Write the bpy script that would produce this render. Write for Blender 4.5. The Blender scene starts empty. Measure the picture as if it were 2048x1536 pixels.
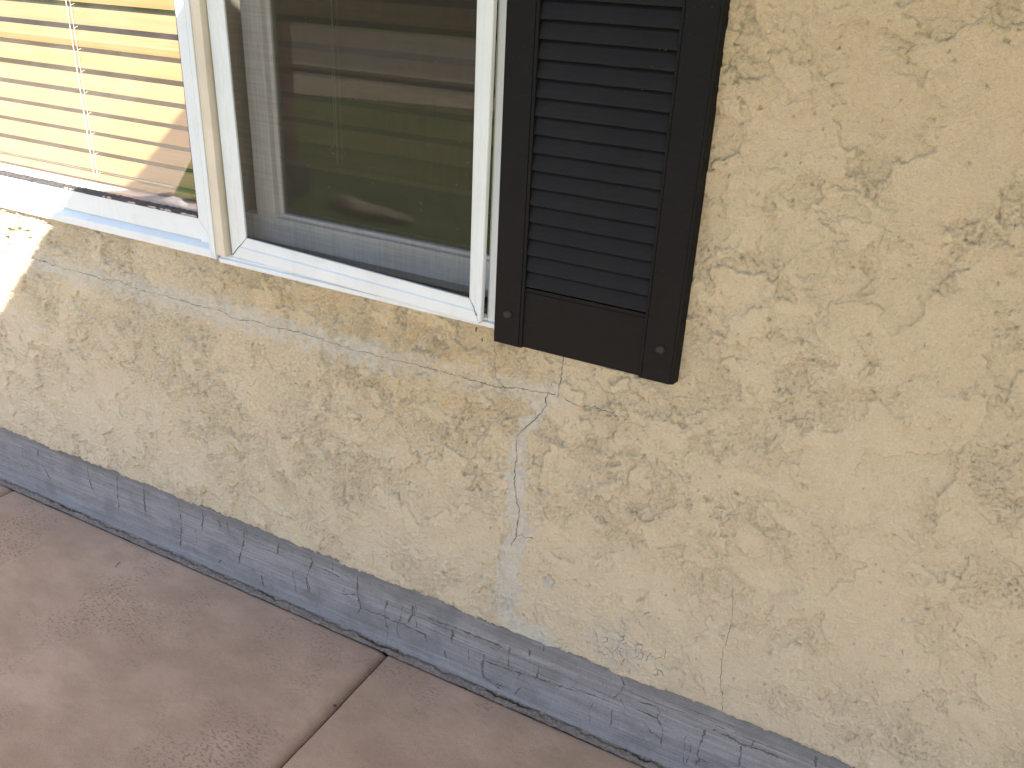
import bpy, bmesh, math, random
import numpy as np
from mathutils import Vector, Matrix

scn = bpy.context.scene
COL = scn.collection
random.seed(7)

# ------------------------------------------------------------------ camera
CAMZ = 1.64                      # eye height over the patio; the wall face is the plane y = 1.45
WY = 1.45
YAW, PITCH, ROLL, FPX = -0.46418415, -0.4471844, 0.04987852, 1746.78
def cam_axes():
    cy, sy, cp, sp = math.cos(YAW), math.sin(YAW), math.cos(PITCH), math.sin(PITCH)
    fwd = Vector((sy*cp, cy*cp, sp)); right = Vector((cy, -sy, 0)); up = right.cross(fwd)
    cr, sr = math.cos(ROLL), math.sin(ROLL)
    return right*cr + up*sr, -right*sr + up*cr, fwd
CR, CU, CF = cam_axes()
cam_data = bpy.data.cameras.new('camera')
cam = bpy.data.objects.new('camera', cam_data); COL.objects.link(cam)
cam.matrix_world = Matrix(((CR.x, CU.x, -CF.x, 0), (CR.y, CU.y, -CF.y, 0), (CR.z, CU.z, -CF.z, CAMZ), (0, 0, 0, 1)))
cam_data.sensor_width = 36.0
cam_data.lens = FPX/2048*36
cam_data.clip_start = 0.05; cam_data.clip_end = 2000
scn.camera = cam

def px_wall(px, py, depth=0.0):
    """measured photo position -> (x, z) on the plane y = WY + depth (used to survey the wall once)"""
    d = CR*((px-1024)/FPX) - CU*((py-768)/FPX) + CF
    t = (WY+depth)/d.y
    return d.x*t, CAMZ + d.z*t

# ------------------------------------------------------------------ world, sun, exposure
SUN = Vector((-0.38, 0.50, -0.75)).normalized()       # direction the light travels
world = bpy.data.worlds.new('World'); scn.world = world; world.use_nodes = True
wn = world.node_tree
bg = wn.nodes['Background']
sky = wn.nodes.new('ShaderNodeTexSky'); sky.sky_type = 'NISHITA'; sky.sun_disc = False
to_sun = -SUN
sky.sun_elevation = math.asin(to_sun.z)
sky.sun_rotation = math.atan2(to_sun.x, to_sun.y)
sky.air_density = 1.0; sky.dust_density = 1.2; sky.ozone_density = 1.0
wn.links.new(sky.outputs[0], bg.inputs[0]); bg.inputs[1].default_value = 0.075
sd = bpy.data.lights.new('sun', 'SUN'); sd.energy = 5.0; sd.angle = math.radians(0.5); sd.color = (1.0, 0.95, 0.86)
sun = bpy.data.objects.new('sun', sd); COL.objects.link(sun)
sun.rotation_euler = SUN.to_track_quat('-Z', 'Y').to_euler(); sun.location = (5, -6, 9)
scn.view_settings.view_transform = 'Standard'; scn.view_settings.look = 'None'
scn.view_settings.gamma = 1.0; scn.view_settings.exposure = 2.50
scn.cycles.max_bounces = 10; scn.cycles.transparent_max_bounces = 16; scn.cycles.diffuse_bounces = 6
scn.cycles.caustics_reflective = False; scn.cycles.caustics_refractive = False

# ------------------------------------------------------------------ helpers
def link(name, me, parent=None, mat=None):
    o = bpy.data.objects.new(name, me); COL.objects.link(o)
    if mat: me.materials.append(mat)
    if parent: o.parent = parent
    return o
def obj(name, bm, mat=None, parent=None, bevel=0, smooth=False, seg=2):
    bm.normal_update()
    me = bpy.data.meshes.new(name); bm.to_mesh(me); bm.free()
    if smooth:
        for p in me.polygons: p.use_smooth = True
    o = link(name, me, parent, mat)
    if bevel:
        m = o.modifiers.new('bevel', 'BEVEL'); m.width = bevel; m.segments = seg; m.limit_method = 'ANGLE'; m.angle_limit = math.radians(40)
    return o
def tag(o, label=None, cat=None, group=None, kind=None):
    if label: o['label'] = label
    if cat: o['category'] = cat
    if group: o['group'] = group
    if kind: o['kind'] = kind
    return o
def empty(name, loc=(0, 0, 0)):
    o = bpy.data.objects.new(name, None); COL.objects.link(o); o.location = loc; o.empty_display_size = .1
    return o
def box(bm, x0, x1, y0, y1, z0, z1):
    v = [bm.verts.new(p) for p in ((x0,y0,z0),(x1,y0,z0),(x1,y1,z0),(x0,y1,z0),(x0,y0,z1),(x1,y0,z1),(x1,y1,z1),(x0,y1,z1))]
    for f in ((0,3,2,1),(4,5,6,7),(0,1,5,4),(1,2,6,5),(2,3,7,6),(3,0,4,7)): bm.faces.new([v[i] for i in f])
def bx(*a):
    bm = bmesh.new(); box(bm, *a); return bm
def prism_x(bm, prof, x0, x1):
    """closed profile of (y, z) swept along x"""
    a = [bm.verts.new((x0, y, z)) for y, z in prof]; b = [bm.verts.new((x1, y, z)) for y, z in prof]
    n = len(prof)
    for i in range(n): bm.faces.new((a[i], a[(i+1) % n], b[(i+1) % n], b[i]))
    bm.faces.new(list(reversed(a))); bm.faces.new(b)
    bmesh.ops.recalc_face_normals(bm, faces=bm.faces)
def prism_z(bm, prof, z0, z1):
    """closed profile of (x, y) swept along z"""
    a = [bm.verts.new((x, y, z0)) for x, y in prof]; b = [bm.verts.new((x, y, z1)) for x, y in prof]
    n = len(prof)
    for i in range(n): bm.faces.new((a[i], a[(i+1) % n], b[(i+1) % n], b[i]))
    bm.faces.new(list(reversed(a))); bm.faces.new(b)
    bmesh.ops.recalc_face_normals(bm, faces=bm.faces)
def sweep(bm, A, B):
    """two matching 3-D rings joined and capped"""
    a = [bm.verts.new(p) for p in A]; b = [bm.verts.new(p) for p in B]; n = len(A)
    for i in range(n): bm.faces.new((a[i], a[(i+1) % n], b[(i+1) % n], b[i]))
    bm.faces.new(list(reversed(a))); bm.faces.new(b)
    bmesh.ops.recalc_face_normals(bm, faces=bm.faces)
def tube(bm, pts, r, n=8):
    prev = None
    for i, p in enumerate(pts):
        p = Vector(p); q = Vector(pts[min(i+1, len(pts)-1)]) - Vector(pts[max(i-1, 0)]); q.normalize()
        s = q.orthogonal().normalized(); t = q.cross(s)
        rr = r[i] if isinstance(r, (list, tuple)) else r
        ring = [bm.verts.new(p + s*rr*math.cos(a) + t*rr*math.sin(a)) for a in [2*math.pi*k/n for k in range(n)]]
        if prev:
            for k in range(n): bm.faces.new((prev[k], prev[(k+1) % n], ring[(k+1) % n], ring[k]))
        else: bm.faces.new(list(reversed(ring)))
        prev = ring
    bm.faces.new(prev)

# numpy gradient noise
_rs = np.random.RandomState(11)
_perm = _rs.permutation(4096).astype(np.int64); _perm = np.concatenate([_perm, _perm])
_ga = _rs.rand(4096)*2*np.pi; _gx = np.cos(_ga); _gy = np.sin(_ga)
def gnoise(x, y, seed=0):
    x = np.asarray(x, float) + seed*17.37; y = np.asarray(y, float) + seed*9.91
    xi = np.floor(x).astype(np.int64); yi = np.floor(y).astype(np.int64)
    fx = x-xi; fy = y-yi
    u = fx*fx*fx*(fx*(fx*6-15)+10); v = fy*fy*fy*(fy*(fy*6-15)+10)
    def g(ix, iy, dx, dy):
        h = _perm[(_perm[ix & 4095] + iy) & 4095]
        return _gx[h]*dx + _gy[h]*dy
    a = g(xi, yi, fx, fy); b = g(xi+1, yi, fx-1, fy); c = g(xi, yi+1, fx, fy-1); d = g(xi+1, yi+1, fx-1, fy-1)
    return ((a*(1-u)+b*u)*(1-v) + (c*(1-u)+d*u)*v)*1.5
def fbm(x, y, f, octv=4, seed=0, gain=.5):
    s = 0; a = 1; t = 0
    for o in range(octv):
        s = s + a*gnoise(x*f, y*f, seed+o*3.1); t += a; a *= gain; f *= 2.03
    return s/t
def sstep(a, b, x):
    t = np.clip((x-a)/(b-a), 0, 1); return t*t*(3-2*t)
def seg_dist(x, y, pts):
    """distance to polyline"""
    d = np.full(np.shape(x), 9.0)
    for (ax, ay), (bx_, by) in zip(pts[:-1], pts[1:]):
        dx, dy = bx_-ax, by-ay; L = dx*dx+dy*dy+1e-12
        t = np.clip(((x-ax)*dx+(y-ay)*dy)/L, 0, 1)
        d = np.minimum(d, np.hypot(x-ax-t*dx, y-ay-t*dy))
    return d
def grid_mesh(name, P, keep=None):
    """P: (ny, nx, 3) array; keep: (ny-1, nx-1) bool"""
    ny, nx, _ = P.shape
    idx = np.arange(ny*nx).reshape(ny, nx)
    q = np.stack([idx[:-1, :-1], idx[:-1, 1:], idx[1:, 1:], idx[1:, :-1]], -1)
    q = q[keep] if keep is not None else q.reshape(-1, 4)
    used = np.zeros(ny*nx, bool); used[q.ravel()] = True
    remap = np.cumsum(used)-1; q = remap[q]; V = P.reshape(-1, 3)[used]
    me = bpy.data.meshes.new(name)
    me.vertices.add(len(V)); me.vertices.foreach_set('co', V.astype(np.float32).ravel())
    me.loops.add(q.size); me.loops.foreach_set('vertex_index', q.astype(np.int32).ravel())
    me.polygons.add(len(q)); me.polygons.foreach_set('loop_start', np.arange(0, q.size, 4, dtype=np.int32))
    me.polygons.foreach_set('loop_total', np.full(len(q), 4, np.int32))
    me.polygons.foreach_set('use_smooth', np.ones(len(q), bool))
    me.update(calc_edges=True)
    return me, used
def set_attr(me, name, rgba):
    a = me.attributes.new(name, 'FLOAT_COLOR', 'POINT'); a.data.foreach_set('color', rgba.astype(np.float32).ravel())

# ------------------------------------------------------------------ material helpers
class MatB:
    def __init__(s, name, rough=.6, spec=.5):
        s.m = bpy.data.materials.new(name); s.m.use_nodes = True; s.n = s.m.node_tree.nodes; s.l = s.m.node_tree.links
        s.b = s.n['Principled BSDF']; s.b.inputs['Roughness'].default_value = rough
        s.b.inputs['Specular IOR Level'].default_value = spec
        s.co = s.n.new('ShaderNodeTexCoord').outputs['Object']
    def set(s, sock, v):
        if isinstance(v, (int, float, tuple, list)):
            if isinstance(v, (tuple, list)) and len(v) == 3 and sock.type == 'RGBA': v = (*v, 1)
            sock.default_value = v
        else: s.l.new(v, sock)
    def mapping(s, scale=(1, 1, 1), rot=(0, 0, 0)):
        n = s.n.new('ShaderNodeMapping'); n.inputs['Scale'].default_value = scale; n.inputs['Rotation'].default_value = rot
        s.l.new(s.co, n.inputs[0]); return n.outputs[0]
    def noise(s, scale, detail=4, rough=.55, vec=None, dist=0):
        n = s.n.new('ShaderNodeTexNoise'); n.inputs['Scale'].default_value = scale; n.inputs['Detail'].default_value = detail
        n.inputs['Roughness'].default_value = rough; n.inputs['Distortion'].default_value = dist
        s.l.new(vec or s.co, n.inputs['Vector']); return n.outputs[0]
    def ramp(s, fac, stops, interp='LINEAR'):
        n = s.n.new('ShaderNodeValToRGB'); n.color_ramp.interpolation = interp
        e = n.color_ramp.elements
        while len(e) < len(stops): e.new(.5)
        for el, (p, c) in zip(e, stops):
            el.position = p; el.color = (*c, 1) if isinstance(c, tuple) else (c, c, c, 1)
        s.l.new(fac, n.inputs[0]); return n.outputs[0]
    def mix(s, fac, a, b, mode='MIX'):
        n = s.n.new('ShaderNodeMix'); n.data_type = 'RGBA'; n.blend_type = mode
        s.set(n.inputs[0], fac); s.set(n.inputs[6], a); s.set(n.inputs[7], b); return n.outputs[2]
    def math(s, op, a, b=0, clamp=False):
        n = s.n.new('ShaderNodeMath'); n.operation = op; n.use_clamp = clamp
        s.set(n.inputs[0], a); s.set(n.inputs[1], b); return n.outputs[0]
    def attr(s, name):
        n = s.n.new('ShaderNodeAttribute'); n.attribute_name = name
        sp = s.n.new('ShaderNodeSeparateColor'); s.l.new(n.outputs['Color'], sp.inputs[0]); return sp.outputs
    def bump(s, h, dist, strength=1.0):
        n = s.n.new('ShaderNodeBump'); n.inputs['Distance'].default_value = dist; n.inputs['Strength'].default_value = strength
        s.l.new(h, n.inputs['Height']); s.l.new(n.outputs[0], s.b.inputs['Normal']); return n
    def color(s, c): s.set(s.b.inputs['Base Color'], c)
    def rough(s, c): s.set(s.b.inputs['Roughness'], c)

def mat_vinyl(name, base, tint, rough=.38):
    M = MatB(name, rough)
    n = M.noise(9, 5); n2 = M.noise(160, 3)
    c = M.mix(M.ramp(n, [(.35, 0.0), (.75, 1.0)]), base, tint)
    c = M.mix(M.math('MULTIPLY', M.ramp(M.noise(1, 6, .7, M.mapping((26, 26, 8))), [(.52, 0.0), (.68, 1.0)]), .28), c, (.50, .47, .40))
    sp = M.ramp(M.noise(420, 2), [(.66, 0.0), (.74, 1.0)])
    c = M.mix(M.math('MULTIPLY', sp, .35), c, (.25, .22, .18))
    M.color(c); M.rough(M.ramp(n2, [(.3, rough-.06), (.7, rough+.12)]))
    M.bump(M.noise(60, 3), .0004, .4)
    return M.m
WHITE = mat_vinyl('white_vinyl', (.58, .65, .695), (.53, .595, .635))
BEIGE = mat_vinyl('aged_vinyl', (.55, .515, .43), (.47, .435, .36), .5)
INNER = mat_vinyl('inner_vinyl', (.74, .76, .78), (.68, .70, .71), .45)
TRACK = mat_vinyl('dirty_track', (.10, .09, .085), (.05, .042, .036), .8)

def mat_simple(name, base, tint, sc=20, rough=.7, bump=.0005, spec=.5):
    M = MatB(name, rough, spec); c = M.mix(M.ramp(M.noise(sc, 5), [(.35, 0.0), (.7, 1.0)]), base, tint); M.color(c)
    if bump: M.bump(M.noise(sc*8, 4), bump, .6)
    return M.m
GASKET = mat_simple('black_gasket', (.018, .018, .018), (.06, .05, .045), 90, .6, .001)
CRACK = mat_simple('crack_line', (.05, .042, .035), (.10, .085, .07), 60, .95, 0)
CRACKBRN = mat_simple('stained_crack', (.085, .078, .072), (.145, .134, .124), 30, .95, 0)

def mat_shutter(name, up, side):
    M = MatB(name, .60, .14)
    c = M.mix(M.ramp(M.noise(7, 5), [(.35, 0.0), (.7, 1.0)]), up, side)
    dust = M.ramp(M.noise(30, 6, .7, M.mapping((1, 1, 5))), [(.52, 0.0), (.78, 1.0)])
    c = M.mix(M.math('MULTIPLY', dust, .06), c, (.08, .07, .06))
    sp = M.ramp(M.noise(300, 2), [(.73, 0.0), (.78, 1.0)])
    c = M.mix(M.math('MULTIPLY', sp, .5), c, (.12, .11, .09))
    M.color(c); M.bump(M.noise(220, 3, .6, M.mapping((.25, 1, 1))), .0002, .3)
    return M.m
SHUT = mat_shutter('shutter_vinyl', (.0040, .0042, .0048), (.0052, .0054, .0062))
LOUV = mat_shutter('louvre_vinyl', (.0085, .0090, .0112), (.0110, .0115, .0135))

def mat_glass(name, ior=1.5, extra=0.0, tint=(1, 1, 1), rgh=0.0):
    m = bpy.data.materials.new(name); m.use_nodes = True; n = m.node_tree.nodes; l = m.node_tree.links; n.clear()
    out = n.new('ShaderNodeOutputMaterial'); mx = n.new('ShaderNodeMixShader'); tr = n.new('ShaderNodeBsdfTransparent'); gl = n.new('ShaderNodeBsdfGlossy')
    fr = n.new('ShaderNodeFresnel'); gm = n.new('ShaderNodeNewGeometry'); iv = n.new('ShaderNodeMapRange'); iv.inputs[3].default_value = ior; iv.inputs[4].default_value = 1/ior
    l.new(gm.outputs['Backfacing'], iv.inputs[0]); l.new(iv.outputs[0], fr.inputs[0]); gl.inputs['Roughness'].default_value = rgh
    ad = n.new('ShaderNodeMath'); ad.operation = 'ADD'; ad.use_clamp = True; ad.inputs[1].default_value = extra
    tr.inputs[0].default_value = (*tint, 1)
    # faint dust film
    df = n.new('ShaderNodeBsdfDiffuse'); df.inputs[0].default_value = (.55, .52, .46, 1)
    tc = n.new('ShaderNodeTexCoord'); nz = n.new('ShaderNodeTexNoise'); nz.inputs['Scale'].default_value = 14; nz.inputs['Detail'].default_value = 8
    rp = n.new('ShaderNodeValToRGB'); rp.color_ramp.elements[0].position = .4; rp.color_ramp.elements[0].color = (.006, .006, .006, 1)
    rp.color_ramp.elements[1].position = .8; rp.color_ramp.elements[1].color = (.035, .035, .035, 1)
    mx2 = n.new('ShaderNodeMixShader')
    l.new(tc.outputs['Object'], nz.inputs['Vector']); l.new(nz.outputs[0], rp.inputs[0]); l.new(rp.outputs[0], mx2.inputs[0])
    l.new(fr.outputs[0], ad.inputs[0]); l.new(ad.outputs[0], mx.inputs[0]); l.new(tr.outputs[0], mx.inputs[1]); l.new(gl.outputs[0], mx.inputs[2])
    l.new(mx.outputs[0], mx2.inputs[1]); l.new(df.outputs[0], mx2.inputs[2]); l.new(mx2.outputs[0], out.inputs[0])
    return m
GLASS = mat_glass('window_glass', 1.55, .03)

GLASS2 = mat_glass('window_glass_double', 1.62, .022, (.66, .69, .64), .02)

def mat_screen():
    m = bpy.data.materials.new('insect_mesh'); m.use_nodes = True; n = m.node_tree.nodes; l = m.node_tree.links; n.clear()
    out = n.new('ShaderNodeOutputMaterial'); mx = n.new('ShaderNodeMixShader'); tr = n.new('ShaderNodeBsdfTransparent'); df = n.new('ShaderNodeBsdfDiffuse')
    tc = n.new('ShaderNodeTexCoord')
    def wave(direction):
        w = n.new('ShaderNodeTexWave'); w.wave_type = 'BANDS'; w.bands_direction = direction; w.inputs['Scale'].default_value = 95
        w.inputs['Distortion'].default_value = .8; w.inputs['Detail'].default_value = 2; w.inputs['Detail Scale'].default_value = 1.5
        l.new(tc.outputs['Object'], w.inputs['Vector']); return w.outputs['Fac']
    a, b = wave('X'), wave('Z')
    mm = n.new('ShaderNodeMath'); mm.operation = 'ADD'; l.new(a, mm.inputs[0]); l.new(b, mm.inputs[1])
    def stretched(sc):
        mp = n.new('ShaderNodeMapping'); mp.inputs['Scale'].default_value = sc; nz = n.new('ShaderNodeTexNoise'); nz.inputs['Scale'].default_value = 1; nz.inputs['Detail'].default_value = 5
        l.new(tc.outputs['Object'], mp.inputs[0]); l.new(mp.outputs[0], nz.inputs['Vector']); return nz.outputs[0]
    v1, v2 = stretched((260, 1, 12)), stretched((9, 1, 240))
    s = n.new('ShaderNodeMath'); s.operation = 'ADD'; l.new(v1, s.inputs[0]); l.new(v2, s.inputs[1])
    s2 = n.new('ShaderNodeMath'); s2.operation = 'MULTIPLY_ADD'; l.new(mm.outputs[0], s2.inputs[0]); s2.inputs[1].default_value = .12; l.new(s.outputs[0], s2.inputs[2])
    rp = n.new('ShaderNodeMapRange'); rp.inputs[1].default_value = .84; rp.inputs[2].default_value = 1.46; rp.inputs[3].default_value = .43; rp.inputs[4].default_value = .58
    l.new(s2.outputs[0], rp.inputs[0])
    df.inputs[0].default_value = (.048, .045, .037, 1)
    l.new(rp.outputs[0], mx.inputs[0]); l.new(tr.outputs[0], mx.inputs[1]); l.new(df.outputs[0], mx.inputs[2]); l.new(mx.outputs[0], out.inputs[0])
    return m
SCREEN = mat_screen()

# ------------------------------------------------------------------ surveyed crack lines (photo pixels -> wall metres)
def Z(pts, s, ox, oy): return [(x/s+ox, y/s+oy) for x, y in pts]
crack_main = Z([(-60,800),(60,830),(150,850),(245,862),(290,875),(340,885),(400,907),(450,918),(490,930),(530,950),(600,965),(680,985),(760,1010),(830,1038),(900,1035),(970,1050),(1010,1075),(1070,1098),(1150,1130),(1240,1145),(1320,1165),(1400,1195),(1500,1215),(1560,1235),(1650,1258)], 4, 0, 300)
crack_main += Z([(60,850),(110,858),(160,880),(220,915),(270,930),(330,930),(390,945),(440,970),(500,980),(560,985),(600,1000),(670,1012),(720,1030),(780,1045),(810,1065),(880,1085),(950,1105),(1010,1130),(1080,1130),(1140,1155),(1220,1175),(1310,1197),(1380,1210),(1440,1228),(1530,1250),(1610,1268),(1690,1290),(1760,1315),(1820,1328),(1890,1350),(1990,1362)], 3.2, 400, 350)
crack_main += Z([(740,95),(800,105),(870,125),(930,135),(990,150),(1010,145),(1050,158),(1080,150)], 4.096, 850, 750)
crack_down = Z([(1010,145),(995,180),(992,240),(960,300),(900,360),(850,410),(800,455),(755,495),(745,560),(755,620),(745,720),(735,820),(735,900),(745,990),(760,1060),(775,1110),(765,1180),(755,1250),(745,1330),(700,1400)], 4.096, 850, 750)
crack_side = Z([(745,1290),(750,1318),(800,1300),(830,1330),(900,1325)], 4.096, 850, 750)
crack_up = Z([(735,1200),(730,1265),(725,1330),(718,1390),(700,1520),(690,1560)], 3.938, 940, 400)
crack_right = Z([(1140,185),(1200,220),(1270,245),(1330,258),(1400,268),(1500,295),(1600,330)], 4.096, 850, 750)
crack_shut = Z([(190,1120),(200,1180),(205,1250),(200,1400)], 3.938, 940, 400)
crack_hair = Z([(1090,-120),(1085,0),(1085,80),(1080,180),(1060,260),(1040,330),(1010,400),(1000,500),(990,620),(1000,760),(1005,860),(990,930)], 4.096, 1200, 1200)
def W(pl): return [px_wall(*p) for p in pl]
Lmain, Ldown, Lside, Lup, Lright, Lshut, Lhair = map(W, (crack_main, crack_down, crack_side, crack_up, crack_right, crack_shut, crack_hair))
Lpatch = W([(1098,792),(1075,830),(1040,870),(1032,920),(1032,1000),(1040,1060),(1022,1110),(1014,1180)])
Lfoot = W([(1014,1180),(1012,1225),(1035,1245),(1062,1262),(1095,1282)])
CHIP = px_wall(1096, 1166); CHIP2 = px_wall(1115, 1068); EFFL = px_wall(1236, 1292); BLOB = px_wall(1106, 799)

# ------------------------------------------------------------------ stucco height field
HX0, HX1, HZ0, HZ1 = -3.0, -.748, .992, 2.215          # window opening
ST_BOT = .226
def stucco_field(xs, zs):
    """relief, repair, dirt with painted edge shade, fresh paint and efflorescence masks on the grid xs x zs (metres)"""
    x, z = np.meshgrid(xs, zs)
    wx = x + .016*gnoise(x*13, z*13, 31) + .0035*gnoise(x*75, z*75, 33) + .0014*gnoise(x*190, z*190, 35)
    wz = z + .016*gnoise(x*13, z*13, 47) + .0035*gnoise(x*75, z*75, 49) + .0014*gnoise(x*190, z*190, 51)
    def dist(n):
        gz, gx = np.gradient(n, zs, xs); return n/np.maximum(np.hypot(gx, gz), 2.0)
    n1 = fbm(wx, wz, 7.0, 4, 1, .55); n2 = fbm(wx, wz*1.25, 13.5, 4, 21, .55); n3 = fbm(wx, wz, 30, 3, 63, .55)
    lowf = gnoise(x*2.6, z*2.6, 77); lowg = gnoise(x*5.1, z*5.1, 79); right = sstep(-.75, -.1, x)
    d1, d2, d3 = dist(n1+.06), dist(n2-.02), dist(n3-.02)
    zone = sstep(-.30, .28, fbm(x, z, 2.9, 3, 141) + .10 - .10*right); zone2 = sstep(-.25, .25, fbm(x, z, 4.3, 3, 145))
    m1 = sstep(-.55, .15, gnoise(x*7, z*7, 101)); m2 = sstep(-.45, .25, gnoise(x*11, z*11, 103))*(.40+.60*zone); m3 = sstep(-.35, .25, gnoise(x*15, z*15, 105))*(.30+.70*zone*zone2)
    w = .0011
    soft = 1-.30*right
    H1, H2, H3 = .0052*m1*soft, .0048*m2*soft, .0040*m3*soft
    p1, p2, p3 = sstep(-w, w, d1), sstep(-w, w, d2), sstep(-w, w, d3)
    lace = H1*p1 + H2*p2 + H3*p3
    n4 = fbm(wx, wz*1.2, 48, 3, 95, .6); d4 = dist(n4-.03); m4 = sstep(-.45, .25, gnoise(x*17, z*17, 109))*(.45+.55*zone); p4 = sstep(-.0009, .0009, d4)
    lace = lace + .0030*m4*soft*p4
    near = np.exp(-((d1+.004)/.012)**2)*m1 + .8*np.exp(-((d2+.004)/.010)**2)*m2
    low = 1-np.clip(.6*p1+.5*p2, 0, 1)
    rough = np.clip(low*(.25+.85*zone) + .50*near*(.3+.7*zone), 0, 1.2)
    g1 = gnoise(x*165, z*165, 5); g2 = gnoise(x*300, z*280, 9); g3 = gnoise(x*90, z*100, 13)
    grain = .5*g1 + .3*g2 + .35*g3
    sandy = np.exp(-((z-.86)/.17)**2)*sstep(-2.3, -1.7, x)*(1-sstep(-1.0, -.6, x)) + .7*np.exp(-((z-.60)/.20)**2 - ((x+1.5)/.6)**2)
    gamp = .00026 + .0024*rough*(1-.25*right) + .0017*sandy
    pitn = .6*g1 + .55*gnoise(x*105, z*130, 15)
    pit = sstep(.25+.05*right, .42+.05*right, pitn) * np.clip(near*.5 + rough*.8, 0, 1.1)*(.25+.75*zone)
    pit2 = sstep(.62, .74, gnoise(x*60, z*66, 17)*.6+.6*gnoise(x*120, z*110, 19))          # lone bug holes
    h = lace + gamp*grain*2 - .0028*pit - .0026*pit2 + .0028*gnoise(x*2.3, z*2.3, 90) + .0014*gnoise(x*6, z*6, 91)
    # repair filler smooths the texture along the cracks
    dm = seg_dist(x, z, Lmain[::3]+[Lmain[-1]]); dd = seg_dist(x, z, Lpatch); df = seg_dist(x, z, Lfoot)
    rag = fbm(x, z, 35, 4, 55)
    fade = .70 + .40*sstep(-2.5, -1.6, x) - .55*sstep(-1.2, -.8, x)
    rm = (1-sstep(.010, .050, dm + .04*rag)) * np.clip(fade + .3*gnoise(x*7, z*7, 58), 0, 1)
    wd = .011 + .014*sstep(.85, .45, z)
    rd = (1-sstep(wd, wd+.007, dd + .024*rag))*(.95+.4*gnoise(x*30, z*30, 59))
    rf = (1-sstep(.010, .040, df + .04*rag))*(1.0+.5*rag)
    dc = np.hypot(x-CHIP[0], z-CHIP[1]); rc = 1-sstep(.012, .016, dc + .012*rag)
    dc2 = np.hypot(x-CHIP2[0], z-CHIP2[1]); rc = np.maximum(rc, .8*(1-sstep(.003, .006, dc2)))
    rb = 1-sstep(.007, .011, np.hypot(x-BLOB[0], z-BLOB[1]) + .006*rag)
    de = np.hypot((x-EFFL[0]), (z-EFFL[1])*1.1); re = (1-sstep(.01, .095, de + .09*rag))*.8
    rep = np.clip(np.maximum.reduce([rm*.98, rd, rf, rc, rb]), 0, 1)
    sm = np.clip(np.maximum(rd, rb)*.7 + rm*.5 + re*.35, 0, .85)
    h = h*(1-sm) + sm*(.0030 + .0009*grain)
    h = h - .0040*rc*(dc < .03) - .003*(1-sstep(0, .004, np.abs(dc-.013)))*(z > CHIP[1]+.002)*(dc < .03)
    h = h - .0015*(1-sstep(.0008, .003, seg_dist(x, z, Ldown))) - .0006*(1-sstep(.0008, .003, dm))
    line = np.exp(-((d1+.0012)/.0013)**2)*m1*sstep(-.22, .18, gnoise(x*34, z*34, 81)) + np.exp(-((d2+.0012)/.0012)**2)*m2*sstep(-.18, .2, gnoise(x*38, z*38, 83)) + .7*np.exp(-((d3+.001)/.001)**2)*m3*sstep(-.1, .25, gnoise(x*44, z*44, 85))
    line = line*(1-.25*right) + .55*np.exp(-((d4+.0008)/.0009)**2)*m4*sstep(-.1, .3, gnoise(x*50, z*50, 87))
    dirt = np.clip(line + pit*.65*sstep(-.3, .3, gnoise(x*9, z*9, 71)) + pit2*.8 + .20*sstep(.25, .6, grain)*rough, 0, 1)*(1-.8*np.clip(rep, 0, 1))  # dark edge lines and pits: dirt plus self-shadow painted into the colour
    fresh = np.exp(-((z-.93)/.11)**2)*sstep(-1.65, -1.35, x)*(1-sstep(-.75, -.6, x)) + .7*np.exp(-((z-.80)/.10)**2-((x+.92)/.22)**2)
    relief_tone = np.clip(.5 + .055*(p1-.5)*m1 + .05*(p2-.5)*m2 + .05*(p3-.5)*m3 + .05*(p4-.5)*m4 + .28*grain*(.45+.6*rough+sandy), 0, 1)  # raised stucco lighter, hollows browner: relief shading put into the colour
    return h, rep, dirt, np.clip(fresh*(.6+.8*rag), 0, 1), re, relief_tone

def axis_pts(segs):
    out = [segs[0][0]]
    for a, b, s in segs:
        n = max(1, int(round((b-a)/s))); out += list(a + (b-a)*(np.arange(1, n+1)/n))
    return np.array(out)
xs = axis_pts([(-7, -3.4, .05), (-3.4, HX0, .006), (HX0, -2.1, .0031), (-2.1, -1.3, .0023), (-1.3, HX1, .0018), (HX1, .42, .00165), (.42, .9, .006), (.9, 5, .05)])
zs = axis_pts([(ST_BOT, HZ0, .0018), (HZ0, 1.72, .0020), (1.72, HZ1, .012), (HZ1, 3.0, .03)])
GX, GZ = np.meshgrid(xs, zs)
h, rep, dirt, fresh, effl, relief_tone = stucco_field(xs, zs)
Pw = np.stack([GX, WY - h + .002, GZ], -1)
wob = .0022*fbm(xs, xs*0, 60, 4, 201) + .0015*gnoise(xs*9, xs*0, 205)
fall = np.exp(-(zs-ST_BOT)/.02)[:, None]
Pw[:, :, 2] += fall*wob[None, :]
Pw[:, :, 1] += np.exp(-(zs-ST_BOT)/.004)[:, None]*.003       # eased bottom arris
keep = np.ones((len(zs)-1, len(xs)-1), bool)
cx = (xs[:-1]+xs[1:])/2; cz = (zs[:-1]+zs[1:])/2
keep[np.ix_((cz > HZ0) & (cz < HZ1), (cx > HX0) & (cx < HX1))] = False
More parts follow.
